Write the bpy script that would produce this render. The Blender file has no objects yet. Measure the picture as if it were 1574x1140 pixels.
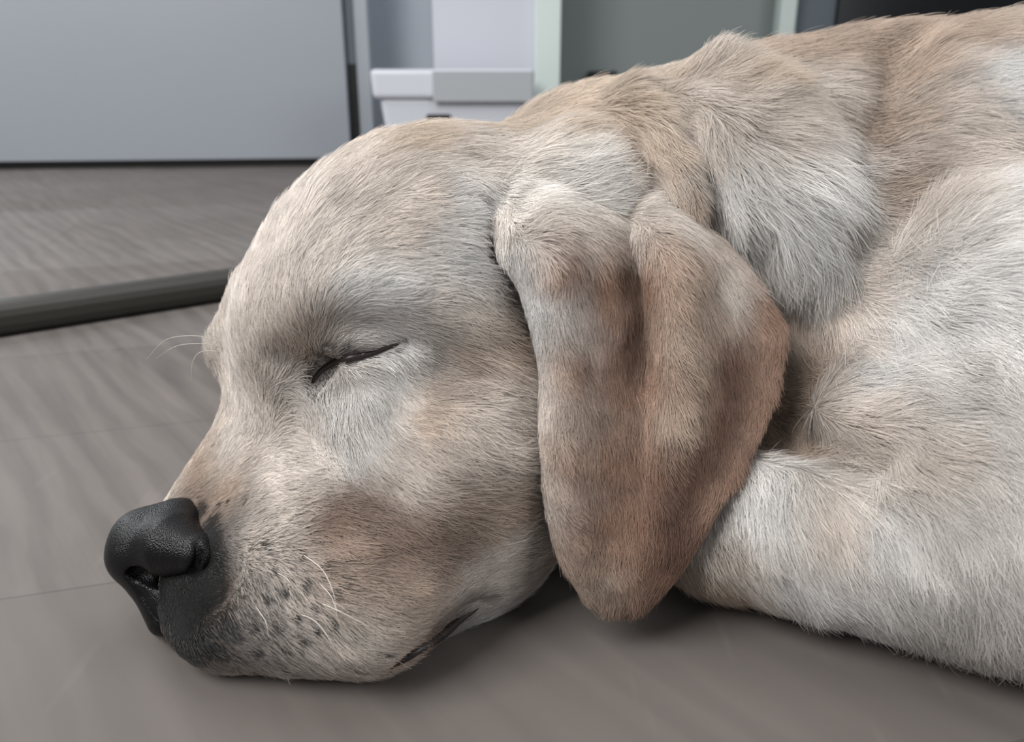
import bpy, bmesh, math, random, time
import numpy as np
from mathutils import Vector

# ---------------------------------------------------------------- camera, world, lights, exposure
scene = bpy.context.scene
CAM_H, PITCH, FPX = 0.205, math.radians(19.5), 1224.0
cd = bpy.data.cameras.new('camera'); cam = bpy.data.objects.new('camera', cd)
scene.collection.objects.link(cam); scene.camera = cam
cam.location = (0, 0, CAM_H); cam.rotation_euler = (math.pi/2-PITCH, 0, 0)
cd.sensor_width = 36; cd.lens = 36*FPX/1574
cd.clip_start = 0.01
cd.dof.use_dof = True; cd.dof.focus_distance = 0.30; cd.dof.aperture_fstop = 12.0

W = bpy.data.worlds.new('room_light'); scene.world = W; W.use_nodes = True
bg = W.node_tree.nodes['Background']; bg.inputs[0].default_value = (0.95, 0.97, 1.0, 1); bg.inputs[1].default_value = 0.22

def area(name, loc, target, size, sizey, power, col):
    l = bpy.data.lights.new(name, 'AREA'); l.shape = 'RECTANGLE'; l.size = size; l.size_y = sizey
    l.energy = power; l.color = col
    o = bpy.data.objects.new(name, l); scene.collection.objects.link(o); o.location = loc
    o.rotation_euler = (Vector(target)-Vector(loc)).to_track_quat('-Z', 'Y').to_euler()
    return o
area('window_light', (-1.0, -.40, 1.45), (-.04, .34, .1), 1.0, 1.0, 41, (1.0, 0.985, .97))
area('side_window_light', (1.5, -.55, .85), (0.25, .33, .1), .9, .9, 13, (0.97, 0.985, 1.0))
area('overhead_light', (.1, .6, 1.9), (0.0, .38, .1), 1.2, 1.2, 12, (0.98, 0.99, 1.0))
area('patio_light', (-1.8, 1.5, 1.1), (-.05, .35, .1), 1.2, 1.4, 24, (0.97, 0.985, 1.0))
scene.view_settings.view_transform = 'Standard'; scene.view_settings.look = 'None'
scene.view_settings.exposure = 0.0; scene.view_settings.gamma = 1.0
scene.view_settings.use_curve_mapping = False
scene.cycles.max_bounces = 6; scene.cycles.diffuse_bounces = 3; scene.cycles.transparent_max_bounces = 8

# ---------------------------------------------------------------- helpers
CP, SP = math.cos(PITCH), math.sin(PITCH)
def ray(px, py):
    x = (px-787)/FPX; v = (570-py)/FPX
    return np.array([x, CP+v*SP, -SP+v*CP])
def P(px, py, Y):
    r = ray(px, py); return np.array([0, 0, CAM_H]) + r*(Y/r[1])
def depth(p):
    return p[1]*CP-(p[2]-CAM_H)*SP
def G(px, py, z=0.0):
    r = ray(px, py); return np.array([0, 0, CAM_H]) + r*((z-CAM_H)/r[2])
def project(p):
    p = np.asarray(p, float); d = p[..., 1]*CP-(p[..., 2]-CAM_H)*SP
    u = p[..., 1]*SP+(p[..., 2]-CAM_H)*CP
    return np.stack([787+FPX*p[..., 0]/d, 570-FPX*u/d, d], -1)
def col(r, g, b):
    f = lambda c: (c/255/12.92 if c/255 <= 0.04045 else ((c/255+0.055)/1.055)**2.4)
    return (f(r), f(g), f(b), 1.0)

# ---- signed distance modelling: a grid, primitives blended into it, and a surface-nets mesher
class Field:
    def __init__(s, lo, hi, h):
        s.lo = np.array(lo, float); s.h = h
        s.n = np.ceil((np.array(hi)-s.lo)/h).astype(int)+1
        s.ax = [(s.lo[i]+h*np.arange(s.n[i])).astype(np.float32) for i in range(3)]
        s.v = np.full(tuple(s.n), 0.05, np.float32)
    def box(s, lo, hi):
        a = np.clip(np.floor((np.array(lo)-s.lo)/s.h).astype(int), 0, s.n)
        b = np.clip(np.ceil((np.array(hi)-s.lo)/s.h).astype(int)+1, 0, s.n)
        return a, b
    def apply(s, lo, hi, fn, mode, k):
        m = k+0.012
        a, b = s.box(np.array(lo)-m, np.array(hi)+m)
        if np.any(b <= a): return
        sl = tuple(slice(a[i], b[i]) for i in range(3))
        X, Y, Z = np.meshgrid(*[s.ax[i][a[i]:b[i]] for i in range(3)], indexing='ij', sparse=True)
        d = fn(X, Y, Z).astype(np.float32); c = s.v[sl]
        if mode == 'add':
            if k > 0:
                h = np.maximum(k-np.abs(c-d), 0)/k; r = np.minimum(c, d)-h*h*h*k/6
            else: r = np.minimum(c, d)
        else:
            d = -d
            if k > 0:
                h = np.maximum(k-np.abs(c-d), 0)/k; r = np.maximum(c, d)+h*h*h*k/6
            else: r = np.maximum(c, d)
        s.v[sl] = r
    def cone(s, a, ra, b, rb, k=0.01, mode='add'):
        a = np.asarray(a, float); b = np.asarray(b, float); L = b-a; l2 = max((L@L), 1e-12)
        def fn(X, Y, Z):
            t = np.clip(((X-a[0])*L[0]+(Y-a[1])*L[1]+(Z-a[2])*L[2])/l2, 0, 1)
            return np.sqrt((X-a[0]-t*L[0])**2+(Y-a[1]-t*L[1])**2+(Z-a[2]-t*L[2])**2)-(ra+(rb-ra)*t)
        r = max(ra, rb)
        s.apply(np.minimum(a, b)-r, np.maximum(a, b)+r, fn, mode, k)
    def ell(s, c, rad, fwd=(1, 0, 0), up=(0, 0, 1), k=0.01, mode='add'):
        c = np.asarray(c, float); f = np.array(fwd, float); f /= np.linalg.norm(f)
        u = np.array(up, float); u -= f*(u@f); u /= np.linalg.norm(u); w = np.cross(u, f)
        r = max(rad)
        def fn(X, Y, Z):
            x, y, z = X-c[0], Y-c[1], Z-c[2]
            q = [(x*e[0]+y*e[1]+z*e[2])/rr for e, rr in ((f, rad[0]), (u, rad[1]), (w, rad[2]))]
            k0 = np.sqrt(q[0]**2+q[1]**2+q[2]**2)
            k1 = np.sqrt((q[0]/rad[0])**2+(q[1]/rad[1])**2+(q[2]/rad[2])**2)
            return k0*(k0-1)/np.maximum(k1, 1e-9)
        s.apply(c-r, c+r, fn, mode, k)
    def sample(s, p):
        q = (np.asarray(p)-s.lo)/s.h; i = np.clip(np.floor(q).astype(int), 0, s.n-2); f = np.clip(q-i, 0, 1)
        r = 0
        for a in (0, 1):
            for b in (0, 1):
                for c in (0, 1):
                    w = (f[..., 0] if a else 1-f[..., 0])*(f[..., 1] if b else 1-f[..., 1])*(f[..., 2] if c else 1-f[..., 2])
                    r = r+w*s.v[i[..., 0]+a, i[..., 1]+b, i[..., 2]+c]
        return r
    def hit(s, px, py, y0=0.21, y1=0.6, near=0.006):      # first surface point seen at a place of the photograph
        r = ray(px, py); Y = np.linspace(y0, y1, 1200); p = np.array([0, 0, CAM_H])+r*(Y/r[1])[:, None]
        v = s.sample(p); ok = np.where(v < 0)[0]
        return p[ok[0]] if len(ok) else (p[v.argmin()] if v.min() < near else None)
    def mesh(s, smooth=0):
        v = s.v
        if smooth:
            for _ in range(smooth):
                for ax in range(3):
                    w = np.roll(v, 1, ax)+np.roll(v, -1, ax); v = 0.5*v+0.25*w
        v[0], v[-1], v[:, 0], v[:, -1], v[:, :, 0], v[:, :, -1] = (0.05,)*6
        ins = v < 0
        nx, ny, nz = np.array(v.shape)-1
        cnt = np.zeros((nx, ny, nz), np.int8)
        for dx in (0, 1):
            for dy in (0, 1):
                for dz in (0, 1): cnt += ins[dx:dx+nx, dy:dy+ny, dz:dz+nz]
        act = (cnt > 0) & (cnt < 8)
        cells = np.argwhere(act); idx = np.full(act.shape, -1, np.int32); idx[act] = np.arange(len(cells))
        pos = np.zeros((len(cells), 3)); num = np.zeros(len(cells))
        for ax in range(3):
            o1, o2 = [(1, 2), (0, 2), (0, 1)][ax]
            for i in (0, 1):
                for j in (0, 1):
                    q = cells.copy(); q[:, o1] += i; q[:, o2] += j; e = q.copy(); e[:, ax] += 1
                    va = v[q[:, 0], q[:, 1], q[:, 2]]; vb = v[e[:, 0], e[:, 1], e[:, 2]]
                    m = (va < 0) != (vb < 0)
                    t = np.where(m, va/np.where(m, va-vb, 1), 0)
                    pp = q.astype(float); pp[:, ax] += t
                    pos[m] += pp[m]; num[m] += 1
        pos = s.lo+s.h*pos/num[:, None]
        quads = []
        for ax in range(3):
            o1, o2 = [(1, 2), (2, 0), (0, 1)][ax]
            sl0 = [slice(None)]*3; sl1 = [slice(None)]*3; sl0[ax] = slice(0, -1); sl1[ax] = slice(1, None)
            cr = ins[tuple(sl0)] != ins[tuple(sl1)]
            e = np.argwhere(cr)
            e = e[(e[:, o1] > 0) & (e[:, o2] > 0) & (e[:, o1] < act.shape[o1]) & (e[:, o2] < act.shape[o2])]
            st = ins[e[:, 0], e[:, 1], e[:, 2]]
            def g(a, b):
                q = e.copy(); q[:, o1] -= a; q[:, o2] -= b; return idx[q[:, 0], q[:, 1], q[:, 2]]
            Q = np.stack([g(1, 1), g(0, 1), g(0, 0), g(1, 0)], 1)
            Q[~st] = Q[~st][:, ::-1]
            quads.append(Q)
        Q = np.concatenate(quads)
        return pos, Q[(Q >= 0).all(1)]

def make_mesh(name, pos, faces, mat=None, smooth=True):
    me = bpy.data.meshes.new(name)
    pos = np.asarray(pos, np.float32); F = np.asarray(faces, np.int32)
    me.vertices.add(len(pos)); me.vertices.foreach_set('co', pos.ravel())
    n = F.shape[1]
    me.loops.add(F.size); me.loops.foreach_set('vertex_index', F.ravel())
    me.polygons.add(len(F)); me.polygons.foreach_set('loop_start', np.arange(0, F.size, n, dtype=np.int32))
    me.polygons.foreach_set('loop_total', np.full(len(F), n, np.int32))
    me.polygons.foreach_set('use_smooth', np.full(len(F), smooth, bool))
    me.update(calc_edges=True); me.validate()
    if mat: me.materials.append(mat)
    return me
def link(name, data, parent=None):
    o = bpy.data.objects.new(name, data); scene.collection.objects.link(o)
    if parent: o.parent = parent
    return o
# ---------------------------------------------------------------- the room
def pbr(name, c, rough=.5, spec=.4):
    m = bpy.data.materials.new(name); m.use_nodes = True; b = m.node_tree.nodes['Principled BSDF']
    b.inputs['Base Color'].default_value = c; b.inputs['Roughness'].default_value = rough; b.inputs['Specular IOR Level'].default_value = spec
    nt = m.node_tree; n = nt.nodes.new('ShaderNodeTexNoise'); n.inputs['Scale'].default_value = 9; n.inputs['Detail'].default_value = 3
    r = nt.nodes.new('ShaderNodeMapRange'); r.inputs[3].default_value = rough-.06; r.inputs[4].default_value = rough+.06
    nt.links.new(n.outputs['Fac'], r.inputs[0]); nt.links.new(r.outputs[0], b.inputs['Roughness'])
    return m
def bevel_box(name, p0, p1, back, z0, z1, mat, parent=None, bev=.004, taper=0.0):
    """box whose front runs from p0 to p1 on the floor plan and goes back by 'back' metres"""
    p0 = np.array(p0[:2], float); p1 = np.array(p1[:2], float); u = p1-p0; u /= np.linalg.norm(u); w = np.array([-u[1], u[0]])
    if w[1] < 0: w = -w
    bm = bmesh.new(); lo = []; hi = []
    c = [(p0, 0), (p1, 0), (p1, 1), (p0, 1)]
    for k, (q, b) in enumerate(c):
        q = q+w*back*b
        s = (u if k in (0, 3) else -u)*taper+(w if b == 0 else -w)*taper
        lo.append(bm.verts.new((q[0]+s[0], q[1]+s[1], z0))); hi.append(bm.verts.new((q[0], q[1], z1)))
    bm.faces.new(lo[::-1]); bm.faces.new(hi)
    for k in range(4): bm.faces.new([lo[k], lo[(k+1) % 4], hi[(k+1) % 4], hi[k]])
    bmesh.ops.recalc_face_normals(bm, faces=bm.faces)
    if bev: bmesh.ops.bevel(bm, geom=bm.edges[:], offset=bev, segments=3, profile=.5, affect='EDGES')
    me = bpy.data.meshes.new(name); bm.to_mesh(me); bm.free(); me.materials.append(mat)
    return link(name, me, parent)
def thing(name, label, cat):
    o = bpy.data.objects.new(name, None); scene.collection.objects.link(o); o['label'] = label; o['category'] = cat; return o

# floor: wood-look boards whose seams run as in the photograph, with figured grain and fine scratches
def floor_material():
    m = bpy.data.materials.new('floor_boards'); m.use_nodes = True; nt = m.node_tree; N = nt.nodes.new; Lk = nt.links.new
    b = nt.nodes['Principled BSDF']
    a, c = G(0, 921), G(190, 893); ang = math.atan2(c[1]-a[1], c[0]-a[0])
    geo = N('ShaderNodeNewGeometry'); mp = N('ShaderNodeMapping'); mp.vector_type = 'POINT'
    # board frame: x along the seams, y across; first seam at y = 0
    off = -(a[1]*math.cos(ang)-a[0]*math.sin(ang))
    mp.inputs['Rotation'].default_value = (0, 0, -ang); mp.inputs['Location'].default_value = (.32, off, 0)
    Lk(geo.outputs['Position'], mp.inputs['Vector'])
    br = N('ShaderNodeTexBrick'); br.offset = .5; br.inputs['Scale'].default_value = 1; br.inputs['Brick Width'].default_value = 1.1
    br.inputs['Row Height'].default_value = .182; br.inputs['Mortar Size'].default_value = .0009; br.inputs['Mortar Smooth'].default_value = .3
    br.inputs['Color1'].default_value = (0, 0, 0, 1); br.inputs['Color2'].default_value = (1, 1, 1, 1); br.inputs['Mortar'].default_value = (.5, .5, .5, 1)
    Lk(mp.outputs[0], br.inputs['Vector'])
    tone = N('ShaderNodeValToRGB'); tone.color_ramp.elements[0].color = col(101, 95, 91); tone.color_ramp.elements[1].color = col(112, 107, 104)
    Lk(br.outputs['Color'], tone.inputs[0])
    # figured grain: wavy rings, strong on some boards
    g0 = N('ShaderNodeMapping'); g0.inputs['Rotation'].default_value = (0, 0, -.40); Lk(mp.outputs[0], g0.inputs['Vector'])
    g = N('ShaderNodeMapping'); g.inputs['Scale'].default_value = (62, 3.2, 1); Lk(g0.outputs[0], g.inputs['Vector'])
    n1 = N('ShaderNodeTexNoise'); n1.inputs['Scale'].default_value = 1; n1.inputs['Detail'].default_value = 6; n1.inputs['Distortion'].default_value = .6; Lk(g.outputs[0], n1.inputs['Vector'])
    wv = N('ShaderNodeTexWave'); wv.wave_type = 'BANDS'; wv.bands_direction = 'X'; wv.inputs['Scale'].default_value = 10; wv.inputs['Distortion'].default_value = 7; wv.inputs['Detail'].default_value = 3; wv.inputs['Detail Scale'].default_value = 1.2
    w2 = N('ShaderNodeMapping'); w2.inputs['Scale'].default_value = (1.5, .45, 1); w2.inputs['Location'].default_value = (.3, .4, 0); Lk(g0.outputs[0], w2.inputs['Vector']); Lk(w2.outputs[0], wv.inputs['Vector'])
    def ramp(src, p0, p1, c0, c1):
        r = N('ShaderNodeMapRange'); r.inputs[1].default_value = p0; r.inputs[2].default_value = p1; r.inputs[3].default_value = c0; r.inputs[4].default_value = c1
        Lk(src, r.inputs[0]); return r.outputs[0]
    def mul(x, y):
        k = N('ShaderNodeMath'); k.operation = 'MULTIPLY'; Lk(x, k.inputs[0]); Lk(y, k.inputs[1]); return k.outputs[0]
    # the grain shows beyond the first seam (the near board is smoother)
    sep = N('ShaderNodeSeparateXYZ'); Lk(mp.outputs[0], sep.inputs[0])
    far = ramp(sep.outputs['Y'], -.004, .004, .3, 1)
    gr = ramp(n1.outputs['Fac'], .3, .7, -.17, .17); wr = ramp(wv.outputs['Fac'], .2, .8, -.08, .08)
    ad = N('ShaderNodeMath'); Lk(gr, ad.inputs[0]); Lk(wr, ad.inputs[1]); t = mul(ad.outputs[0], far)
    blot = N('ShaderNodeTexNoise'); blot.inputs['Scale'].default_value = 7; blot.inputs['Detail'].default_value = 4; Lk(geo.outputs['Position'], blot.inputs['Vector'])
    bl = ramp(blot.outputs['Fac'], .3, .7, .93, 1.07)
    a1 = N('ShaderNodeMath'); Lk(t, a1.inputs[0]); Lk(bl, a1.inputs[1])
    seam = ramp(br.outputs['Fac'], 0, 1, 1, .72); fac = mul(a1.outputs[0], seam)
    # pale scratches
    sc = N('ShaderNodeTexNoise'); sc.inputs['Scale'].default_value = 1; sc.inputs['Detail'].default_value = 2
    sm = N('ShaderNodeMapping'); sm.inputs['Scale'].default_value = (60, 9, 1); sm.inputs['Rotation'].default_value = (0, 0, .5); Lk(geo.outputs['Position'], sm.inputs['Vector']); Lk(sm.outputs[0], sc.inputs['Vector'])
    fac = mul(fac, ramp(sc.outputs['Fac'], .66, .72, 1, 1.10))
    vm = N('ShaderNodeVectorMath'); vm.operation = 'SCALE'; Lk(tone.outputs[0], vm.inputs[0]); Lk(fac, vm.inputs['Scale'])
    Lk(vm.outputs[0], b.inputs['Base Color'])
    b.inputs['Roughness'].default_value = .55; b.inputs['Specular IOR Level'].default_value = .25
    bp = N('ShaderNodeBump'); bp.inputs['Strength'].default_value = .12; bp.inputs['Distance'].default_value = .002; Lk(fac, bp.inputs['Height']); Lk(bp.outputs[0], b.inputs['Normal'])
    return m
bm = bmesh.new(); bmesh.ops.create_grid(bm, x_segments=1, y_segments=1, size=1)
for v in bm.verts: v.co = (v.co.x*3.2, 1.1+v.co.y*2.3, 0)
me = bpy.data.meshes.new('floor'); bm.to_mesh(me); bm.free(); me.materials.append(floor_material())
fl = link('floor', me); fl['kind'] = 'structure'

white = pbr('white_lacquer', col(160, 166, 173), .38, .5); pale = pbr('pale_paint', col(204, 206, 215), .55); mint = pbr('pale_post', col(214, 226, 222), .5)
grey = pbr('grey_paint', col(215, 224, 234), .6); sage = pbr('grey_green_paint', col(140, 149, 148), .55); slate = pbr('slate_paint', col(104, 114, 122), .5)
black = pbr('black_gloss', col(14, 19, 24), .25); gapm = pbr('black_gap', col(34, 36, 34), .6); bar_m = pbr('dark_bar', col(56, 54, 50), .45)
def row(px, Y, py=60): p = P(px, py, Y); return (p[0], Y)
def struct(o): o['kind'] = 'structure'; return o
wall = pbr('wall_paint', col(150, 160, 168), .7)
struct(bevel_box('wall_back', (-3.2, 3.3), (3.2, 3.3), .1, 0, 2.6, wall, bev=0))
# white cabinet on the left
L0, L1 = G(-900, 272), G(541, 254.5)
cab = thing('cabinet', 'large white flat-fronted cabinet standing on the floor at the left', 'cabinet')
u = (L1-L0)[:2]; u /= np.linalg.norm(u); w = np.array([-u[1], u[0]])
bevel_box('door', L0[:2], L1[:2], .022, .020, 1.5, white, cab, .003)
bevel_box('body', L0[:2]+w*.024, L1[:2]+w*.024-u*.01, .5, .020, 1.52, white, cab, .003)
bevel_box('plinth', L0[:2]+w*.02, L1[:2]+w*.02-u*.01, .4, 0, .020, gapm, cab, 0)
a = L1[:2]+w*.03+u*.004
struct(bevel_box('trim_1', a, a+u*.034, .05, 0, .27, gapm, None, 0)); struct(bevel_box('trim_2', a, a+u*.034, .05, .27, 1.9, slate, None, 0))
# posts and panels behind the head
struct(bevel_box('trim_3', row(545, 2.34), row(567, 2.34), .06, 0, 1.9, white, None, .004))
struct(bevel_box('wall_recess', row(560, 2.62), row(680, 2.62), .06, 0, 2.4, grey, None, 0))
tall = thing('tall_cabinet', 'tall white cabinet side behind the tub and the dog\'s head', 'cabinet')
bevel_box('side_panel', row(666, 2.22), row(824, 2.22), .45, 0, 1.9, pale, tall, .003)
bevel_box('edge_strip', row(822, 2.20), row(862, 2.20), .47, 0, 1.9, mint, tall, .003)
cup = thing('cupboard', 'grey-green cupboard front between two pale posts', 'cupboard')
bevel_box('door', row(862, 2.55), row(1197, 2.55), .03, .02, 1.9, sage, cup, .003)
bevel_box('body', row(864, 2.585), row(1196, 2.585), .4, .0, 1.9, sage, cup, .003)
hb = bevel_box('handle', (P(905, 112, 2.5)[0], 2.5), (P(950, 112, 2.5)[0], 2.5), .05, P(905, 122, 2.5)[2], P(905, 109, 2.5)[2], gapm, cup, .008); hb['label'] = 'small black handle'
struct(bevel_box('trim_4', row(1200, 2.45, 20), row(1225, 2.45, 20), .06, 0, 1.9, mint, None, .004))
struct(bevel_box('wall_panel', row(1215, 2.52, 20), row(1287, 2.52, 10), .06, 0, 2.4, slate, None, 0))
ap = thing('black_cabinet', 'black glossy cabinet at the upper right beyond the dog\'s back', 'cabinet')
bevel_box('door', row(1289, 2.50, 10), row(2100, 2.50, 10), .03, .03, 1.8, black, ap, .004); bevel_box('body', row(1290, 2.535), row(2098, 2.535), .5, 0, 1.8, black, ap, .004)
# white storage tub
tub = thing('storage_tub', 'white plastic storage tub with a thick rim behind the dog\'s head', 'tub')
Yt = 1.85; zt = P(600, 106, Yt)[2]; zr = P(600, 152, Yt)[2]; xl, xr = P(569, 130, Yt)[0], P(822, 130, Yt)[0]
plastic = pbr('white_plastic', col(216, 219, 228), .35, .5); tubg = pbr('tub_grey', col(172, 176, 180), .5)
bevel_box('body', (xl+.016, Yt+.016), (xr-.016, Yt+.016), .27, 0, zr+.004, plastic, tub, .012, .022)
bevel_box('rim', (xl, Yt), (xr, Yt), .30, zr, zt, plastic, tub, .010, .004)
bevel_box('grey_patch', (P(665, 130, Yt)[0], Yt-.003), (xr-.004, Yt-.003), .006, zr-.006, zt-.004, tubg, tub, .002)  # thin grey slab over the right part of the tub front
q0 = P(657, 181, Yt+.03); lt = bevel_box('latch', (q0[0], Yt+.012), (P(692, 181, Yt)[0], Yt+.012), .02, P(657, 186, Yt)[2], P(657, 176, Yt)[2], gapm, tub, .003); lt['label'] = 'small dark catch'
# rounded dark bar lying across the floor
b0, b1 = G(0, 521), G(336, 467); ub = (b1-b0); ub /= np.linalg.norm(ub)
bar = bevel_box('door_threshold', (b0-ub*.35)[:2], (b1+ub*.45)[:2], .034, 0, .030, bar_m, None, .011)
bar['label'] = 'dark grey rounded threshold bar crossing the floor beyond the dog\'s nose'; bar['category'] = 'threshold'
# ---------------------------------------------------------------- the dog's body as one surface
def R(px, Y, py=570):      # pixel radius at depth Y -> metres
    return px*(Y/ray(787, py)[1])/FPX
def build_body(h=.0015):
    B = Field((-0.165, 0.205, -0.006), (0.56, 0.62, 0.285), h)
    def S(p, r, q, r2, k=0.02, mode='add'):
        B.cone(P(*p), R(r, p[2], p[1]), P(*q), R(r2, q[2], q[1]), k, mode)
    def E(p, rad, fwd, up=(0, 0, 1), k=0.02, mode='add'):
        B.ell(P(*p), [R(r, p[2], p[1]) for r in rad], fwd, up, k, mode)
    FW = np.array([-.80, -.32, -.50])
    # trunk: ribcage, back, rump
    B.ell((0.31, 0.445, 0.100), (0.23, 0.14, 0.125), (1, 0.12, 0.0), (0, 0, 1), 0.03)
    S((1620, 394, .44), 298, (1330, 342, .43), 252, .05)
    B.cone((0.30, 0.45, 0.108), 0.120, (0.44, 0.49, 0.10), 0.105, 0.04)
    # neck and scruff
    S((1290, 345, .42), 245, (900, 420, .38), 235, .04)
    S((1150, 268, .42), 160, (925, 308, .39), 149, .04)
    S((1130, 720, .36), 150, (1250, 500, .39), 230, .05)
    # shoulder
    S((1290, 560, .355), 130, (1560, 640, .345), 230, .05)
    # upper arm and elbow in front
    A0 = G(1130, 930)+(0, .016, .038); A1 = G(1640, 1046)+(0, .024, .062)
    B.cone(A0, .038, A1, .062, .02)
    B.cone(A0+(.05, .03, .02), .05, A1+(0, .05, .03), .08, .03)
    # skull
    E((672, 490, .345), (288, 282, 235), FW, (0, -.2, 1), .03)
    S((560, 560, .325), 170, (720, 640, .32), 200, .03)
    # cheeks
    E((690, 785, .295), (195, 185, 150), FW, k=.03)
    E((700, 780, .365), (200, 190, 150), FW, k=.03)
    # muzzle
    S((450, 690, .325), 118, (298, 824, .290), 68, .03)
    S((520, 810, .305), 170, (395, 905, .287), 100, .03)
    B.cone(G(355, 1027)+(0, .009, .024), .024, G(560, 1040)+(0, .013, .033), .033, .03)
    S((392, 890, .274), 78, (520, 860, .278), 120, .04)
    S((272, 930, .272), 46, (292, 978, .266), 38, .015)
    S((480, 760, .30), 110, (600, 740, .30), 150, .04)
    S((600, 880, .33), 120, (350, 930, .305), 75, .015)
    # brows, eyeball under the lid, cheekbone, stop
    S((520, 470, .295), 60, (450, 500, .30), 55, .03)
    S((372, 535, .345), 44, (420, 470, .35), 55, .035)
    on = lambda px, py, dp: B.hit(px, py)+ray(px, py)*dp
    def bump(px, py, r, lift, k=.012):          # a swelling of r metres that stands lift above the surface
        B.cone(on(px, py, r-lift), r, on(px, py, r-lift), r, k)
    def crease(pts, r, sink, k=.006):
        q = [on(a, b, sink) for a, b in pts]
        for a, b in zip(q, q[1:]): B.cone(a, r, b, r, k, 'sub')
    crease([(490, 590), (520, 560), (600, 545), (650, 560)], .012, -.006, .016)     # eye socket
    crease([(620, 610), (670, 590), (700, 610)], .010, -.006, .016)
    crease([(430, 590), (440, 640)], .010, -.007, .015)
    bump(556, 530, .016, .0035, .010)
    bump(740, 680, .022, .003, .02)
    crease([(482, 588), (500, 564), (535, 551), (580, 541), (618, 527)], .0022, .0, .005)
    crease([(486, 584), (505, 560)], .0035, .0, .006)
    # lip line and the corner of the mouth
    crease([(600, 1022), (650, 988), (700, 952), (738, 932)], .0035, .0, .006)
    # skin folds of the neck and the swelling above the ear
    bump(872, 300, .026, .009, .02)
    q = [on(*t, .008) for t in ((985, 190), (1040, 225), (1070, 280), (1075, 340))]
    for a, b in zip(q, q[1:]): B.cone(a, .017, b, .017, .018)
    crease([(1010, 130), (1065, 180), (1103, 250), (1118, 330), (1115, 385)], .009, .003, .005)
    q = [on(*t, .010) for t in ((1110, 150), (1155, 220), (1190, 300), (1215, 400))]
    for a, b in zip(q, q[1:]): B.cone(a, .019, b, .019, .022)
    crease([(1370, 60), (1352, 160), (1325, 260), (1330, 340)], .012, -.007, .02)
    crease([(738, 300), (760, 375), (792, 440), (815, 500)], .0045, .0005, .006)
    crease([(1235, 420), (1205, 455), (1150, 380)], .008, -.002, .012)
    # crease between shoulder and upper arm
    crease([(1150, 655), (1210, 668)], .012, .002, .008)
    crease([(1165, 655), (1215, 672), (1270, 684), (1330, 712)], .007, .000, .012)
    crease([(1205, 470), (1230, 560), (1200, 640)], .010, -.003, .014)
    # room for the nose leather at the tip of the muzzle
    B.cone(P(232, 840, .236), R(80, .236, 845), P(318, 842, .239), R(50, .24, 845), .008, 'sub')
    B.cone(P(240, 905, .233), R(90, .233, 905), P(300, 885, .236), R(62, .236, 885), .012, 'sub')
    # floor contact
    z = B.ax[2][None, None, :]
    B.v = np.maximum(B.v, (0.0015-z).astype(np.float32))
    return B, B.mesh(1)
BF, (pos, quads) = build_body()
# ---------------------------------------------------------------- the hanging ear
def catmull(c, n):          # c (k, ...) -> n samples along axis 0
    k = len(c); t = np.linspace(0, k-1, n); i = np.clip(t.astype(int), 0, k-2); f = (t-i).reshape((-1,)+(1,)*(c.ndim-1))
    p1, p2 = c[i], c[i+1]; p0 = np.where((i > 0).reshape(f.shape), c[np.maximum(i-1, 0)], 2*p1-p2)
    p3 = np.where((i < k-2).reshape(f.shape), c[np.minimum(i+2, k-1)], 2*p2-p1)
    return 0.5*(2*p1+(p2-p0)*f+(2*p0-5*p1+4*p2-p3)*f*f+(3*p1-p0-3*p2+p3)*f**3)
EAR = [
 [(752, 305, .310), (800, 278, .319), (860, 285, .324), (930, 295, .329), (985, 305, .326), (1035, 325, .325), (1075, 343, .328)],
 [(768, 385, .290), (830, 360, .281), (890, 360, .286), (965, 370, .298), (1020, 365, .294), (1080, 380, .302), (1130, 400, .314)],
 [(800, 450, .284), (855, 450, .272), (910, 455, .277), (985, 455, .290), (1040, 445, .281), (1105, 450, .292), (1172, 450, .305)],
 [(829, 560, .276), (872, 565, .265), (925, 565, .271), (995, 560, .281), (1045, 550, .270), (1130, 545, .284), (1207, 520, .298)],
 [(831, 690, .262), (875, 690, .256), (925, 690, .261), (990, 685, .264), (1045, 675, .260), (1115, 665, .271), (1178, 648, .279)],
 [(848, 820, .259), (885, 830, .253), (925, 835, .256), (970, 835, .2555), (1015, 825, .254), (1065, 800, .257), (1112, 768, .261)],
 [(888, 905, .257), (908, 915, .254), (932, 922, .254), (960, 923, .254), (990, 912, .254), (1020, 893, .255), (1052, 868, .257)],
 [(925, 938, .256), (932, 942, .2555), (940, 944, .2555), (952, 946, .2555), (965, 946, .2555), (980, 942, .256), (995, 936, .256)]]
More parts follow.
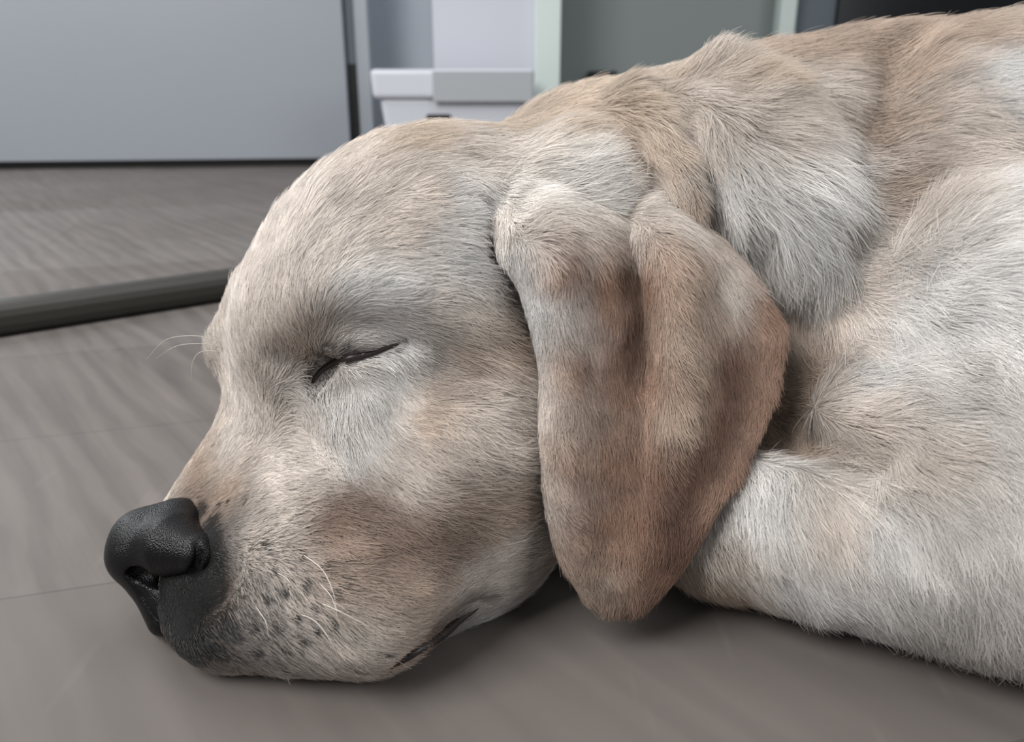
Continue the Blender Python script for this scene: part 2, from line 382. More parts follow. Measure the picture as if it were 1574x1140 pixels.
def build_ear():
    C = np.array([[P(*q) for q in row] for row in EAR])
    fold = np.array([0, -.0015, .001, .0035, -.003, .0025, 0]); amp = np.array([.3, 1.2, 1.7, 1.6, .7, .15, 0, 0])
    C = C+(amp[:, None]*fold[None])[..., None]*np.array([.2, 1, -.1])
    Sf = catmull(C, 110); Sf = np.swapaxes(catmull(np.swapaxes(Sf, 0, 1), 80), 0, 1)
    for _ in range(3):
        Sf[1:-1, 1:-1] = .5*Sf[1:-1, 1:-1]+.125*(Sf[2:, 1:-1]+Sf[:-2, 1:-1]+Sf[1:-1, 2:]+Sf[1:-1, :-2])
    nrm = np.cross(np.gradient(Sf, axis=1), np.gradient(Sf, axis=0)); nrm /= np.linalg.norm(nrm, axis=2)[..., None]+1e-12
    if nrm[50, 40, 1] > 0: nrm = -nrm
    u = np.abs(np.linspace(-1, 1, 80))[None, :]; v = np.linspace(0, 1, 110)[:, None]
    e = np.sqrt(np.clip(1-u**8, 0, 1))*np.sqrt(np.clip(1-v**14, 0, 1))
    T = (.0024-.0009*v)*(0.15+.85*e)
    A = Sf+nrm*T[..., None]; Bk = Sf-nrm*T[..., None]
    n, m = A.shape[:2]; pos = np.concatenate([A.reshape(-1, 3), Bk.reshape(-1, 3)]); N = n*m
    i, j = np.meshgrid(np.arange(n-1), np.arange(m-1), indexing='ij'); a = (i*m+j).ravel()
    f1 = np.stack([a, a+m, a+m+1, a+1], 1); f2 = f1[:, ::-1]+N
    rim = [k for k in range(m)]+[k*m+m-1 for k in range(1, n)]+[(n-1)*m+k for k in range(m-2, -1, -1)]+[k*m for k in range(n-2, 0, -1)]
    r = np.array(rim); r2 = np.roll(r, -1); f3 = np.stack([r, r2, r2+N, r+N], 1)
    F = np.concatenate([f1, f2, f3])
    tri = pos[F[1000]]; nn = np.cross(tri[1]-tri[0], tri[2]-tri[0])
    if nn[1] > 0: F = F[:, ::-1]
    return pos, F
# ---------------------------------------------------------------- fur: lie of the hair, its length and its colour over the body
# rows: place (px, py), direction the hair lies (dx, dy), length in mm, lift 0..1, colour key
CREAM, PALE, TAN, DARK, BLACK, GOLD, GREY, RUST, EARTAN, BROWN, SILVER, LIGHT, WARM = range(13)  # BROWN: tan cheek fur with the lower face's shade put into the colour
TINT = np.array([col(213, 202, 192)[:3], col(228, 226, 223)[:3], col(184, 165, 149)[:3], col(112, 96, 86)[:3],
                 col(34, 32, 34)[:3], col(204, 187, 170)[:3], col(150, 142, 136)[:3], col(131, 99, 81)[:3], col(164, 132, 112)[:3], col(124, 104, 91)[:3], col(208, 204, 199)[:3], col(236, 226, 217)[:3], col(243, 239, 233)[:3]])
BODY_FLOW = [
 (250, 775, .6, -.55, 3, .1, CREAM), (300, 730, .7, -.6, 3.5, .1, TAN), (350, 690, .6, -.6, 5, .1, LIGHT), (400, 640, .35, -.8, 6, .15, LIGHT),
 (340, 770, .8, -.1, 3.5, .1, TAN), (352, 822, .8, .1, 2.5, .1, GREY), (328, 850, .8, .2, 2, .1, BLACK), (318, 825, .8, .0, 2, .1, BLACK), (300, 790, .8, -.4, 2.5, .1, DARK), (265, 782, .7, -.5, 2, .1, DARK), (310, 880, .8, .3, 2.6, .2, BLACK), (320, 920, .8, .5, 2.8, .22, BLACK), (420, 720, .9, -.1, 5, .1, LIGHT), (460, 680, .7, .3, 6, .1, LIGHT),
 (280, 925, .7, .6, 3, .25, BLACK), (250, 960, .4, .8, 3, .25, BLACK), (300, 970, .6, .7, 3, .25, BLACK), (345, 905, .8, .5, 2.5, .15, DARK),
 (340, 960, .7, .6, 3, .15, DARK), (375, 890, .8, .3, 3.5, .15, GREY), (370, 975, .8, .5, 3.5, .15, GREY), (380, 930, .8, .4, 4, .15, CREAM), (400, 860, .9, .2, 4, .12, CREAM), (385, 840, .9, .2, 3.5, .12, CREAM),
 (300, 1010, .5, .8, 3, .15, DARK), (260, 985, .4, .8, 2, .1, DARK), (330, 985, .5, .8, 3, .15, DARK), (350, 1030, .4, .8, 4, .2, CREAM), (430, 1040, .4, .8, 5, .2, CREAM), (520, 1035, .5, .7, 5, .2, CREAM),
 (450, 940, .8, .5, 5, .15, CREAM), (450, 1000, .6, .7, 5, .15, CREAM), (540, 980, .8, .5, 6, .15, CREAM), (600, 1010, .8, .4, 5, .15, TAN),
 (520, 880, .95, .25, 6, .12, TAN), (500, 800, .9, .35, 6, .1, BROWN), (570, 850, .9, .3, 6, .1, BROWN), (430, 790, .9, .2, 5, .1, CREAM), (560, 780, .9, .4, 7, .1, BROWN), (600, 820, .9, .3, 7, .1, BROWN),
 (660, 970, .8, .2, 4, .1, DARK), (710, 945, .8, 0, 3, .1, BLACK), (740, 920, .9, -.1, 5, .1, CREAM), (720, 985, .9, -.2, 6, .1, PALE), (660, 1000, .9, .1, 4, .1, DARK),
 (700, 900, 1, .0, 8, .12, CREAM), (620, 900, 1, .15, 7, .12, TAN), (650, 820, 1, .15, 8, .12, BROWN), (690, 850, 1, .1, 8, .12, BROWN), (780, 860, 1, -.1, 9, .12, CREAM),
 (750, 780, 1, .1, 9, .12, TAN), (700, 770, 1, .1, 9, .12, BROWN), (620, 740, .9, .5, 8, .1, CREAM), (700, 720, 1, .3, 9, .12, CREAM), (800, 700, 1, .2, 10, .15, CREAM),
 (540, 680, .6, .8, 7, .1, SILVER), (520, 620, .4, .9, 6, .1, SILVER), (580, 620, .6, .7, 7, .1, SILVER), (600, 570, .7, .6, 6, .1, PALE), (650, 640, .9, .4, 7, .1, TAN),
 (660, 590, .95, .3, 7, .1, TAN), (700, 640, .9, .4, 8, .1, CREAM), (760, 630, .9, .4, 9, .12, CREAM), (700, 540, 1, .3, 8, .1, TAN),
 (480, 640, .3, .9, 6, .1, CREAM), (500, 605, .3, .9, 4, .1, PALE), (484, 578, .3, .8, 3, .1, GREY), (480, 545, -.1, -.9, 4, .2, TAN), (490, 510, .2, -.9, 6, .2, TAN),
 (520, 520, .7, -.6, 4, .1, PALE), (560, 505, .95, -.1, 5, .1, PALE), (600, 505, 1, .1, 5, .1, PALE), (555, 528, .95, .0, 3.5, .1, CREAM), (640, 540, .9, .4, 5, .1, PALE),
 (430, 560, .1, -1, 6, .15, LIGHT), (440, 490, .25, -1, 7, .15, LIGHT), (370, 560, -.1, -1, 6, .2, LIGHT), (370, 470, .2, -1, 7, .2, LIGHT), (345, 540, -.3, -.8, 6, .3, CREAM),
 (400, 400, .5, -.9, 8, .15, LIGHT), (450, 330, .6, -.75, 9, .15, LIGHT), (520, 260, .85, -.5, 9, .15, CREAM), (500, 400, .6, -.7, 9, .15, LIGHT), (530, 450, .8, -.4, 8, .12, PALE),
 (600, 450, 1, -.15, 8, .12, PALE), (650, 480, 1, .1, 8, .12, CREAM), (580, 370, .9, -.3, 10, .15, CREAM), (640, 300, 1, -.2, 10, .15, CREAM), (620, 220, 1, -.15, 10, .15, GOLD),
 (700, 400, 1, .1, 10, .15, PALE), (700, 320, 1, 0, 10, .15, PALE), (730, 480, 1, .3, 9, .12, CREAM), (780, 520, 1, .4, 9, .12, TAN), (800, 600, .9, .4, 9, .12, CREAM),
 (720, 250, 1, 0, 11, .15, CREAM), (780, 200, 1, 0, 11, .15, GOLD), (720, 300, .8, .3, 8, .2, PALE), (740, 370, .5, .8, 7, .2, GREY),
 (800, 250, 1, -.1, 13, .2, LIGHT), (850, 270, 1, -.2, 14, .25, WARM), (900, 290, 1, -.2, 14, .25, WARM), (880, 250, 1, -.1, 14, .25, WARM), (860, 210, 1, .1, 12, .2, GOLD), (930, 230, .9, .4, 13, .2, TAN),
 (900, 160, 1, .1, 12, .2, GOLD), (970, 160, .9, .3, 12, .2, GOLD), (1020, 230, .6, .8, 9, .15, GOLD), (1060, 310, .4, .9, 9, .15, TAN), (1000, 290, .7, .6, 10, .15, CREAM),
 (1040, 120, .8, -.1, 9, .2, GOLD), (1075, 95, .3, -.6, 11, .3, CREAM), (1060, 160, .6, .4, 10, .25, CREAM), (1100, 200, .5, .6, 15, .4, CREAM), (1115, 260, .4, .9, 16, .4, PALE), (1130, 340, .3, .9, 16, .4, PALE),
 (1150, 130, .9, -.1, 16, .3, GOLD), (1180, 200, .9, .2, 18, .35, CREAM), (1210, 270, .8, .6, 22, .4, PALE), (1260, 260, .85, .45, 22, .35, PALE), (1290, 300, .7, .8, 22, .35, PALE),
 (1200, 350, .35, 1, 22, .4, PALE), (1250, 380, .2, 1, 22, .35, PALE), (1210, 430, 0, 1, 20, .3, PALE), (1170, 400, .2, 1, 16, .3, CREAM), (1230, 480, .4, .9, 14, .2, TAN),
 (1250, 150, 1, -.05, 16, .25, CREAM), (1220, 80, 1, -.15, 14, .2, TAN), (1330, 70, 1, -.1, 14, .2, TAN), (1400, 45, 1, -.1, 14, .2, TAN), (1380, 120, 1, .05, 14, .2, TAN), (1330, 200, 1, .15, 15, .2, TAN), (1340, 300, .9, .4, 14, .2, TAN),
 (1450, 60, 1, -.05, 14, .15, TAN), (1520, 120, 1, .05, 14, .15, PALE), (1450, 200, 1, .1, 14, .15, CREAM), (1550, 300, 1, .3, 14, .15, PALE), (1420, 330, 1, .3, 14, .15, CREAM),
 (1300, 430, .9, .5, 13, .15, CREAM), (1400, 470, .9, .4, 13, .15, PALE), (1530, 470, .9, .5, 13, .15, PALE), (1260, 540, .9, .3, 12, .2, TAN), (1230, 610, .8, .1, 10, .2, TAN), (1330, 580, 1, .15, 12, .15, PALE),
 (1450, 620, .95, .35, 13, .15, SILVER), (1550, 640, .8, .7, 13, .15, SILVER), (1300, 650, 1, .1, 12, .15, CREAM), (1240, 690, .7, .4, 10, .25, TAN), (1190, 690, .3, .8, 9, .25, TAN), (1400, 700, .8, .6, 12, .15, CREAM),
 (1180, 760, .3, .9, 11, .15, PALE), (1260, 780, .55, .85, 12, .15, CREAM), (1350, 800, .6, .85, 12, .15, PALE), (1450, 800, .6, .9, 13, .15, SILVER), (1550, 800, .4, 1, 13, .15, SILVER),
 (1130, 850, .4, .9, 11, .15, CREAM), (1200, 880, .7, .8, 12, .15, PALE), (1300, 920, .7, .8, 12, .15, PALE), (1400, 930, .5, .9, 13, .2, SILVER), (1500, 960, .25, 1, 14, .25, SILVER), (1565, 990, .1, 1, 15, .3, SILVER),
 (1090, 900, .4, .6, 9, .15, TAN)]
EAR_FLOW = [
 (770, 330, .5, .9, 4.3, 0.16, LIGHT), (800, 400, .45, 1, 3.6, 0.16, PALE), (780, 290, .9, .2, 9, 0.25, WARM), (860, 290, 1, .1, 11, 0.28, WARM), (820, 310, 1, .2, 10, 0.28, WARM), (920, 300, 1, .2, 10, 0.25, LIGHT), (830, 350, .9, .0, 5.8, 0.24, CREAM), (870, 330, .9, .2, 6.5, 0.24, CREAM),
 (825, 470, .3, 1, 3.6, 0.16, PALE), (838, 560, .1, 1, 3.6, 0.08, CREAM), (838, 700, .1, 1, 3.6, 0.08, CREAM), (860, 400, .3, .9, 5.8, 0.12, EARTAN), (940, 330, .7, .5, 7.2, 0.16, CREAM), (1020, 340, .7, .5, 7.9, 0.16, CREAM),
 (930, 430, .3, 1, 6.5, 0.12, EARTAN), (1000, 430, .3, 1, 5.8, 0.12, EARTAN), (1060, 420, .6, .8, 7.2, 0.16, TAN), (1120, 440, .7, .7, 7.2, 0.16, CREAM), (1170, 470, .5, .9, 5.8, 0.16, EARTAN),
 (832, 620, .1, 1, 4, .08, CREAM), (822, 510, .2, 1, 4, .08, PALE), (845, 780, .2, 1, 4, .08, CREAM), (880, 560, .2, 1, 6.5, 0.08, EARTAN), (950, 570, .1, 1, 6.5, 0.08, EARTAN), (1010, 560, .3, 1, 5.8, 0.08, EARTAN), (1050, 530, .5, .9, 7.2, 0.12, TAN), (1120, 560, .5, .9, 6.5, 0.12, RUST), (1185, 560, .0, 1, 5.0, 0.08, EARTAN),
 (870, 700, .3, 1, 6.5, 0.08, EARTAN), (950, 690, .2, 1, 6.5, 0.08, EARTAN), (1040, 640, .4, .9, 6.5, 0.12, TAN), (1060, 700, .4, .9, 5.8, 0.08, RUST), (1020, 730, .3, .9, 5.8, 0.08, RUST), (1110, 640, .3, 1, 5.8, 0.08, RUST), (1160, 640, -.2, 1, 4.3, 0.08, EARTAN),
 (880, 800, .4, 1, 5.8, 0.08, EARTAN), (950, 800, .2, 1, 5.8, 0.08, EARTAN), (1030, 800, 0, 1, 5.8, 0.08, RUST), (1090, 760, -.3, 1, 4.3, 0.08, EARTAN), (930, 890, .3, 1, 5.0, 0.08, TAN), (980, 900, -.1, 1, 5.0, 0.08, EARTAN), (1030, 870, -.4, .9, 4.3, 0.08, RUST)]
SPOTS = [(458, 853), (490, 868), (520, 893), (418, 873), (404, 838), (466, 892), (434, 905), (407, 915), (505, 912), (388, 960), (476, 927), (447, 942), (420, 955),
         (480, 965), (460, 980), (432, 993), (393, 1000), (424, 1024), (364, 1010), (540, 1025), (583, 1003), (372, 772), (345, 776), (331, 780), (362, 982), (350, 930), (505, 955), (355, 1028), (386, 1030)]

def controls(rows, hit, off=0.0):
    p, d, q = [], [], []
    for px, py, dx, dy, ln, lift, k in rows:
        h = hit(px, py)
        if h is None: continue
        n = math.hypot(dx, dy)
        d.append((dx/n, dy/n*-SP, -dy/n*CP)); p.append(h)   # image down = (0, -sin, -cos)
        q.append((ln*.001, lift)+tuple(TINT[k]))
    return np.array(p), np.array(d), np.array(q)
def idw(p, cp, vals, sharp=1.1, reach=2.5e-5):
    out = np.zeros((len(p), vals.shape[1]), np.float32); cp = cp.astype(np.float32); vals = vals.astype(np.float32)
    for i in range(0, len(p), 40000):
        b = p[i:i+40000].astype(np.float32)
        d2 = ((b[:, None, :]-cp[None])**2).sum(2)
        w = np.exp(-sharp*d2/(d2.min(1)[:, None]+reach)); w /= w.sum(1, keepdims=True)
        out[i:i+40000] = w@vals
    return out
def lattice(p, cell, seed, ch=3):     # smooth random field
    rg = np.random.default_rng(seed); T = rg.standard_normal((4096, ch)).astype(np.float32)
    q = p/cell; i = np.floor(q).astype(np.int64); f = q-i; f = f*f*(3-2*f); r = 0
    for a in (0, 1):
        for b in (0, 1):
            for c in (0, 1):
                w = (f[:, 0] if a else 1-f[:, 0])*(f[:, 1] if b else 1-f[:, 1])*(f[:, 2] if c else 1-f[:, 2])
                h = ((i[:, 0]+a)*73856093 ^ (i[:, 1]+b)*19349663 ^ (i[:, 2]+c)*83492791) & 4095
                r = r+w[:, None]*T[h]
    return r
def scatter(me, n, seed, weight):
    me.calc_loop_triangles(); nt = len(me.loop_triangles)
    t = np.empty(nt*3, np.int32); me.loop_triangles.foreach_get('vertices', t); t = t.reshape(-1, 3)
    v = np.empty(len(me.vertices)*3, np.float32); me.vertices.foreach_get('co', v); v = v.reshape(-1, 3)
    vn = np.empty(len(me.vertices)*3, np.float32); me.vertices.foreach_get('normal', vn); vn = vn.reshape(-1, 3)
    c = v[t].mean(1); cr = np.cross(v[t[:, 1]]-v[t[:, 0]], v[t[:, 2]]-v[t[:, 0]]); ar = np.linalg.norm(cr, axis=1)/2
    w = ar*weight(c, cr/(2*ar[:, None]+1e-12)); rg = np.random.default_rng(seed)
    k = rg.choice(nt, n, p=w/w.sum()); a, b = rg.random(n), rg.random(n); m = a+b > 1; a[m] = 1-a[m]; b[m] = 1-b[m]
    u = np.stack([1-a-b, a, b], 1)[..., None]
    p = (v[t[k]]*u).sum(1); nn = (vn[t[k]]*u).sum(1); nn /= np.linalg.norm(nn, axis=1)[:, None]
    return p.astype(np.float32), nn.astype(np.float32), rg
def view_weight(c, n):                # densest where the photograph sees the coat, thinner round the far side
    q = project(c); fac = ((np.array([0, 0, CAM_H])-c)*n).sum(1)/np.linalg.norm(c-np.array([0, 0, CAM_H]), axis=1)
    w = np.where(fac > -.15, 1.0, .12)
    w *= np.where((q[:, 0] > -60) & (q[:, 0] < 1640) & (q[:, 1] > -80) & (q[:, 1] < 1200), 1, .10)
    return w*(0.30/np.maximum(q[:, 2], .2))**1.6

def hair_object(name, pts, rad, attrs, mat, parent):
    n, k = pts.shape[:2]
    hc = bpy.data.hair_curves.new(name); hc.add_curves([k]*n)
    hc.attributes['position'].data.foreach_set('vector', pts.astype(np.float32).ravel())
    r = hc.attributes.new('radius', 'FLOAT', 'POINT'); r.data.foreach_set('value', rad.astype(np.float32).ravel())
    for an, v in attrs.items():
        a = hc.attributes.new(an, 'FLOAT_VECTOR', 'CURVE'); a.data.foreach_set('vector', v.astype(np.float32).ravel())
    hc.materials.append(mat)
    return link(name, hc, parent)

def grow(name, me, n, ctl, mat, parent, seed, keep=None, spots=None, width=.00010, K=5, wfn=view_weight, dark=.014, soft=8e-5, pepper=None):
    p, nn, rg = scatter(me, n, seed, wfn)
    if keep is not None:
        m = keep(p, nn); p, nn = p[m], nn[m]
    cp, cdir, cq = ctl
    f = idw(p, cp, np.concatenate([cdir, cq[:, :2]], 1)); tint = idw(p, cp, cq[:, 2:5], 1.0, soft)
    d = f[:, :3]; ln = f[:, 3]; lift = f[:, 4]
    d = d+.16*lattice(p, .012, 5)+.10*lattice(p, .004, 6)+.10*rg.standard_normal(d.shape)
    d = d-nn*(d*nn).sum(1)[:, None]; d /= np.linalg.norm(d, axis=1)[:, None]+1e-9
    big = lattice(p, .006, 9, 1)[:, 0]; ln = ln*np.clip(1+.15*big+.22*rg.standard_normal(len(p)), .4, 1.7)
    lift = np.clip(lift+.05*lattice(p, .008, 11, 1)[:, 0]+.06*np.abs(rg.standard_normal(len(p))), .03, .8)
    t = np.linspace(0, 1, K)[None, :, None]
    side = np.cross(nn, d); bend = .12*rg.standard_normal((len(p), 1, 1))+.10*lattice(p, .009, 12, 1)[:, 0][:, None, None]
    L = ln[:, None, None]; lf = lift[:, None, None]
    pts = p[:, None]-nn[:, None]*.00008+L*(d[:, None]*(t*np.sqrt(1-.5*lf*lf))+nn[:, None]*(lf*1.5*t*(1-.62*t)+.06*t)+side[:, None]*bend*t*t)
    dark_n = lattice(p, .003, 21, 1)[:, 0]
    val = np.exp(.10*rg.standard_normal(len(p))+.07*big+.05*lattice(p, .02, 31, 1)[:, 0])
    tint = tint*val[:, None]**1.5
    m = rg.random(len(p)) < dark*np.clip(1+.8*dark_n, 0, 3); tint[m] *= .5
    if spots is not None:
        for c, r, fac in spots:
            dd = np.linalg.norm(p-c, axis=1); m = (dd < r*(.7+.6*rg.random(len(p)))) & (rg.random(len(p)) < .93)
            tint[m] *= fac; pts[m] = pts[m][:, :1]+(pts[m]-pts[m][:, :1])*.75
    if pepper is not None:
        pc, pr = pepper; q = .5*np.exp(-((p-pc)**2).sum(1)/pr**2); m = rg.random(len(p)) < q; tint[m] *= .2
        tint *= (1-.2*np.exp(-((p-pc)**2).sum(1)/pr**2))[:, None]
    rad = width*(1-.75*t[..., 0]**1.5)*np.exp(.15*rg.standard_normal((len(p), 1)))
    return hair_object(name, pts, rad, {'tint': tint, 'skin_normal': nn}, mat, parent)

def fur_material(name='fur'):
    m = bpy.data.materials.new(name); m.use_nodes = True; nt = m.node_tree; nt.nodes.clear()
    N = nt.nodes.new; Lk = nt.links.new
    out = N('ShaderNodeOutputMaterial'); a = N('ShaderNodeAttribute'); a.attribute_name = 'tint'
    b = N('ShaderNodeAttribute'); b.attribute_name = 'skin_normal'
    info = N('ShaderNodeHairInfo'); ramp = N('ShaderNodeMapRange'); ramp.inputs[3].default_value = .70; ramp.inputs[4].default_value = 1.08
    Lk(info.outputs['Intercept'], ramp.inputs[0])
    sc = N('ShaderNodeVectorMath'); sc.operation = 'SCALE'; Lk(a.outputs['Vector'], sc.inputs[0]); Lk(ramp.outputs[0], sc.inputs['Scale'])
    geo = N('ShaderNodeNewGeometry')
    mix = N('ShaderNodeMix'); mix.data_type = 'VECTOR'; mix.inputs[0].default_value = .25
    Lk(b.outputs['Vector'], mix.inputs[4]); Lk(geo.outputs['Normal'], mix.inputs[5])
    nm = N('ShaderNodeVectorMath'); nm.operation = 'NORMALIZE'; Lk(mix.outputs[1], nm.inputs[0])
    df = N('ShaderNodeBsdfDiffuse'); Lk(sc.outputs[0], df.inputs['Color']); Lk(nm.outputs[0], df.inputs['Normal'])
    hr = N('ShaderNodeBsdfHair'); hr.component = 'Reflection'; hr.inputs['RoughnessU'].default_value = .35; hr.inputs['RoughnessV'].default_value = .8
    hr.inputs['Color'].default_value = (.55, .55, .55, 1)
    ms = N('ShaderNodeMixShader'); ms.inputs[0].default_value = .12
    Lk(df.outputs[0], ms.inputs[1]); Lk(hr.outputs[0], ms.inputs[2]); Lk(ms.outputs[0], out.inputs[0])
    return m
scene.cycles_curves.shape = 'RIBBONS'; scene.cycles_curves.subdivisions = 2
# ---------------------------------------------------------------- the dog assembled
from mathutils.bvhtree import BVHTree
def simple(name, c, rough=.5, spec=.5, **kw):
    m = bpy.data.materials.new(name); m.use_nodes = True; b = m.node_tree.nodes['Principled BSDF']
    b.inputs['Base Color'].default_value = c; b.inputs['Roughness'].default_value = rough
    b.inputs['Specular IOR Level'].default_value = spec
    for k, v in kw.items(): b.inputs[k].default_value = v
    return m
def tube(pts, rad, seg=6):
    pts = np.asarray(pts, float); n = len(pts); tan = np.gradient(pts, axis=0); tan /= np.linalg.norm(tan, axis=1)[:, None]+1e-12
    ref = np.array([.3, .2, .93]); a = np.cross(tan, ref); a /= np.linalg.norm(a, axis=1)[:, None]; b = np.cross(tan, a)
    th = np.linspace(0, 2*np.pi, seg, endpoint=False); rad = np.broadcast_to(rad, n)
    v = (pts[:, None]+rad[:, None, None]*(a[:, None]*np.cos(th)[None, :, None]+b[:, None]*np.sin(th)[None, :, None])).reshape(-1, 3)
    F = [(i*seg+j, i*seg+(j+1) % seg, (i+1)*seg+(j+1) % seg, (i+1)*seg+j) for i in range(n-1) for j in range(seg)]
    v = np.concatenate([v, pts[:1], pts[-1:]]); e = len(v)
    F += [(e-2, (j+1) % seg, j, j) for j in range(seg)]+[(e-1, (n-1)*seg+j, (n-1)*seg+(j+1) % seg, (n-1)*seg+(j+1) % seg) for j in range(seg)]
    bm = bmesh.new(); bv = [bm.verts.new(q) for q in v]
    for q in F:
        q = list(dict.fromkeys(q))
        bm.faces.new([bv[i] for i in q])
    for f in bm.faces: f.smooth = True
    bmesh.ops.recalc_face_normals(bm, faces=bm.faces)
    me = bpy.data.meshes.new('tube'); bm.to_mesh(me); bm.free(); return me
def attr_material(name, rough=.8):
    m = simple(name, (1, 1, 1, 1), rough, .2); nt = m.node_tree
    a = nt.nodes.new('ShaderNodeAttribute'); a.attribute_name = 'tint'
    nt.links.new(a.outputs['Color'], nt.nodes['Principled BSDF'].inputs['Base Color']); return m
def tint_mesh(me, ctl, k=1.0):
    v = np.empty(len(me.vertices)*3, np.float32); me.vertices.foreach_get('co', v); v = v.reshape(-1, 3)
    c = idw(v, ctl[0], ctl[2][:, 2:5], 1.0, 8e-5)*k
    a = me.color_attributes.new('tint', 'FLOAT_COLOR', 'POINT')
    a.data.foreach_set('color', np.concatenate([c, np.ones((len(c), 1), np.float32)], 1).ravel())

dog = bpy.data.objects.new('dog', None); scene.collection.objects.link(dog)
dog['label'] = 'cream and tan labrador dog asleep on the floor with its eye closed'; dog['category'] = 'dog'
body_ctl = controls(BODY_FLOW, BF.hit)
skin = attr_material('skin')
body_me = make_mesh('body', pos, quads, skin); tint_mesh(body_me, body_ctl, .62)
body = link('body', body_me, dog)
MUZZLE_BLACK = [((258, 930), .009), ((275, 925), .011), ((300, 950), .010), ((318, 885), .007), ((272, 975), .010), ((326, 850), .006), ((322, 825), .005), ((310, 985), .006), ((330, 915), .006), ((295, 905), .008), ((250, 905), .008), ((262, 880), .008), ((300, 870), .008), ((322, 805), .0045), ((305, 790), .0045), ((280, 780), .004), ((255, 780), .0035), ((235, 785), .003), ((335, 1000), .005), ((285, 1000), .008), ((345, 960), .006)]
va = np.empty(len(body_me.vertices)*3, np.float32); body_me.vertices.foreach_get('co', va); va = va.reshape(-1, 3)
ca = np.empty(len(va)*4, np.float32); body_me.color_attributes['tint'].data.foreach_get('color', ca); ca = ca.reshape(-1, 4)
for q, r in MUZZLE_BLACK: ca[:, :3] *= (1-.85*np.clip(1.6-np.linalg.norm(va-BF.hit(*q), axis=1)/r, 0, 1))[:, None]
ca[:, :3] = np.maximum(ca[:, :3], .008); body_me.color_attributes['tint'].data.foreach_set('color', ca.ravel())
ep, ef = build_ear(); ear_me = make_mesh('ear', ep, ef, skin)
ear_tree = BVHTree.FromPolygons([tuple(q) for q in ep], [tuple(int(i) for i in f) for f in ef])
def ear_hit(px, py):
    r = Vector(ray(px, py)).normalized(); h = ear_tree.ray_cast(Vector((0, 0, CAM_H)), r)[0]
    if h is None:
        q = P(px, py, .285); h = ear_tree.find_nearest(Vector(q))[0]
    return np.array(h)
ear_ctl = controls(EAR_FLOW, ear_hit); tint_mesh(ear_me, ear_ctl, .62)
ear = link('ear', ear_me, dog)

# nose leather
def build_nose():
    Nf = Field((-.165, .225, .0), (-.085, .315, .062), .0007)
    def C(a, ra, b, rb, k=.004, mode='add'):
        a = (a[0]+5, a[1], a[2]-.013); b = (b[0]+5, b[1], b[2]-.013)
        Nf.cone(P(*a), R(ra, a[2], a[1]), P(*b), R(rb, b[2], b[1]), k, mode)
    C((226, 842, .284), 60, (270, 822, .289), 57, .0)
    C((298, 850, .268), 33, (262, 838, .274), 50, .011)
    C((200, 856, .280), 33, (214, 826, .286), 38, .009)
    C((238, 900, .277), 38, (250, 950, .270), 28, .010)
    C((238, 900, .293), 36, (252, 945, .289), 24, .008)
    C((258, 918, .272), 30, (296, 912, .270), 24, .006)
    hit = lambda px, py, s=0: Nf.hit(px, py)+ray(px, py)*s
    def cut(pts, r, s, k=.0015):
        rr = np.broadcast_to(r, len(pts)); q = [Nf.hit(a, b, near=0) for a, b in pts]; ok = [i for i in range(len(q)) if q[i] is not None]; rr = rr[ok]; q = [q[i]+ray(*pts[i])*s for i in ok]
        for i in range(len(q)-1): Nf.cone(q[i], rr[i], q[i+1], rr[i+1], k, 'sub')
    cut([(212, 879), (232, 884), (254, 892)], (.0036, .0048, .0032), .0026)
    cut([(254, 894), (280, 893), (299, 876), (306, 852), (302, 834)], (.0026, .0018, .0016, .0013, .0008), .0003)
    cut([(196, 880), (218, 915), (240, 950)], .0007, .0)
    return Nf.mesh(1)
npos, nq = build_nose()
nm = simple('nose_leather', col(9, 9, 12), .36, .28); nt = nm.node_tree
vo = nt.nodes.new('ShaderNodeTexVoronoi'); vo.inputs['Scale'].default_value = 1700; bp = nt.nodes.new('ShaderNodeBump')
tc = nt.nodes.new('ShaderNodeTexCoord'); nt.links.new(tc.outputs['Object'], vo.inputs['Vector'])
bp.inputs['Strength'].default_value = .35; bp.inputs['Distance'].default_value = .0006
nt.links.new(vo.outputs['Distance'], bp.inputs['Height']); nt.links.new(bp.outputs[0], nt.nodes['Principled BSDF'].inputs['Normal'])
nose = link('nose', make_mesh('nose', npos, nq, nm), dog); nose['label'] = 'black leathery nose'
nose_tree = BVHTree.FromPolygons([tuple(q) for q in npos], [tuple(int(i) for i in f) for f in nq])

# closed eye: dark lid rim and lashes; dark lip
on = lambda px, py, dp: BF.hit(px, py)+ray(px, py)*dp
dark = simple('dark_rim', col(36, 28, 26), .45)
lid = link('eyelid', tube(catmull(np.array([on(*q) for q in [(480, 588, -.0002), (492, 571, -.0006), (512, 558, -.0018), (535, 551, -.0016), (555, 547, -.0006), (578, 541, -.0003), (602, 532, -.0002), (617, 527, 0)]]), 40), .0012*np.sin(np.linspace(.35, 3.0, 40))+.0002, 8), dog)
lid.data.materials.append(dark); lid['label'] = 'dark rim of the closed eye'
lip = link('lip', tube(catmull(np.array([on(a, b, .0004) for a, b in [(600, 1026), (640, 1000), (680, 974), (706, 952), (735, 934)]]), 30), .0018*np.sin(np.linspace(.3, 3.0, 30))+.0003, 8), dog)
lip.data.materials.append(dark); lip['label'] = 'dark lip at the corner of the mouth'
fur = fur_material()

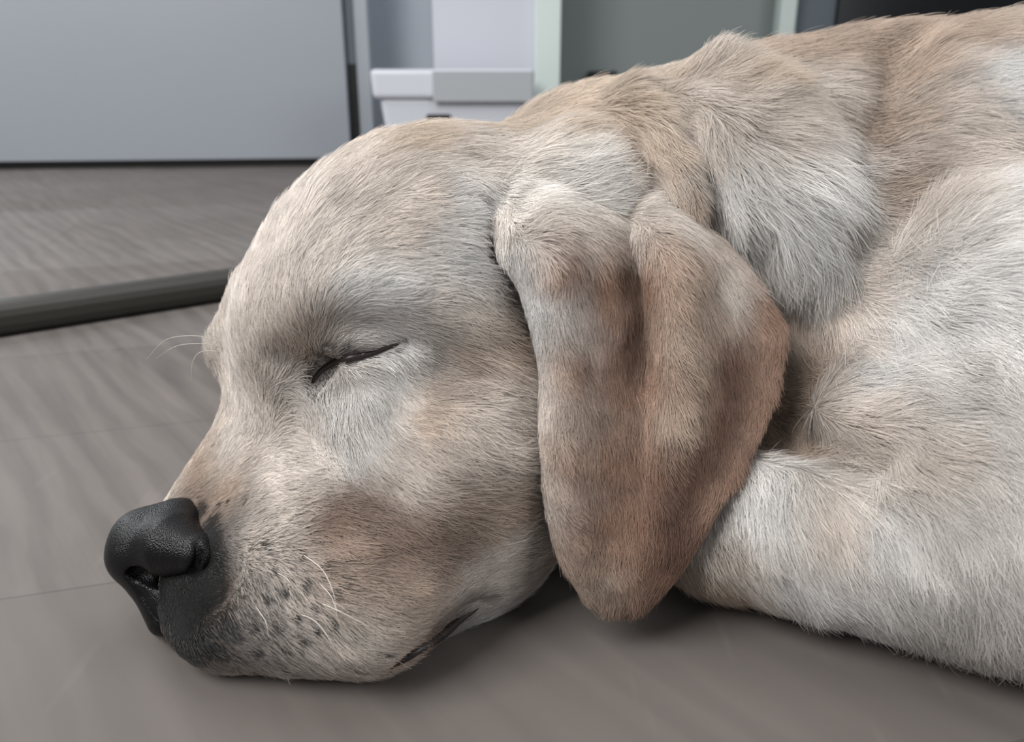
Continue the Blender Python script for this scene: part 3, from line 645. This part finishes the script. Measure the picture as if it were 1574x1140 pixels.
lid_line = catmull(np.array([on(a, b, 0) for a, b in [(482, 586), (500, 564), (535, 551), (580, 541), (617, 527)]]), 36)
QF = 1.0
def keep_body(p, n):
    ok = np.ones(len(p), bool)
    for c in lid_line: ok &= ((p-c)**2).sum(1) > .0011**2
    for i in np.where(ok)[0]:
        v = Vector(p[i])
        if p[i, 2] < .0025: ok[i] = False; continue
        if p[i, 0] < -.085 and p[i, 2] < .07:
            h = nose_tree.ray_cast(v-Vector(n[i])*.003, Vector(n[i]), .0036)[0]
            if h is not None: ok[i] = False; continue
            if nose_tree.find_nearest(v, .0007)[0] is not None: ok[i] = False; continue
        if -.03 < p[i, 0] < .14:
            h, hn, _, dd = ear_tree.find_nearest(v, .0045)
            if h is not None and p[i, 2] < .160: ok[i] = False; continue
            if ear_tree.ray_cast(v, Vector(n[i]), .006)[0] is not None and p[i, 2] < .160: ok[i] = False
    return ok
spots = [(BF.hit(*q), .0020, .08) for q in SPOTS]
spots += [(BF.hit(*q), r, .13) for q, r in MUZZLE_BLACK]
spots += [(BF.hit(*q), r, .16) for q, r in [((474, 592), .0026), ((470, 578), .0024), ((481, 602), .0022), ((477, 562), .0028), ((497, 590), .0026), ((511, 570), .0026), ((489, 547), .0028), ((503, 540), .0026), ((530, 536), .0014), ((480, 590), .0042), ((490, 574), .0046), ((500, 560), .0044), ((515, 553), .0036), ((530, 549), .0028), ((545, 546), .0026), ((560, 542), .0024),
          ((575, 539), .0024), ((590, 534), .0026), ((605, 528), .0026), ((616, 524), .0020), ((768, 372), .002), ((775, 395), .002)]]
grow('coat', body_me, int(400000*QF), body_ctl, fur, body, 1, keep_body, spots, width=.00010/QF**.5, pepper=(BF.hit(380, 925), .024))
grow('coat', ear_me, int(90000*QF), ear_ctl, fur, ear, 2, None, width=.00010/QF**.5, dark=.008)
# whiskers: each a thin pale hair of its own
wm = simple('whisker', col(222, 214, 204), .4)
def whisker(p0, ctrl, r=.00016):
    pts = catmull(np.array([p0]+ctrl), 24)
    o = link('whisker', tube(pts, r*(1-.8*np.linspace(0, 1, 24)), 5), dog); o.data.materials.append(wm); return o
for (a, b), c in [((466, 852), [(495, 875, -.006), (512, 910, -.010), (518, 948, -.012)]), ((426, 880), [(440, 888, -.005), (452, 902, -.008)]),
                  ((492, 926), [(530, 943, -.006), (570, 965, -.010)]), ((458, 942), [(485, 955, -.006), (508, 985, -.010), (524, 1020, -.012)]),
                  ((490, 895), [(508, 915, -.005), (518, 940, -.008)]), ((392, 930), [(408, 955, -.005), (413, 980, -.007)]),
                  ((583, 1003), [(610, 1015, -.003), (632, 1028, -.004)]), ((430, 1020), [(440, 1038, -.003), (446, 1052, -.003)]),
                  ((540, 1010), [(560, 1022, -.003), (578, 1040, -.004)])]:
    base = BF.hit(a, b)
    def off(px, py, dp):
        h = BF.hit(px, py); h = base if h is None else h
        return P(px, py, h[1]+dp)
    whisker(base, [off(*q) for q in c])
yb = BF.hit(352, 530)[1]
for s0, c in [((345, 525), [(300, 516, 0), (255, 522, 0), (225, 552, 0)]), ((345, 535), [(310, 528, 0), (270, 532, 0), (238, 552, 0)]), ((342, 540), [(310, 540, 0), (296, 556, 0), (293, 585, 0)])]:
    whisker(P(*s0, yb+.004), [P(q[0], q[1], yb) for q in c])
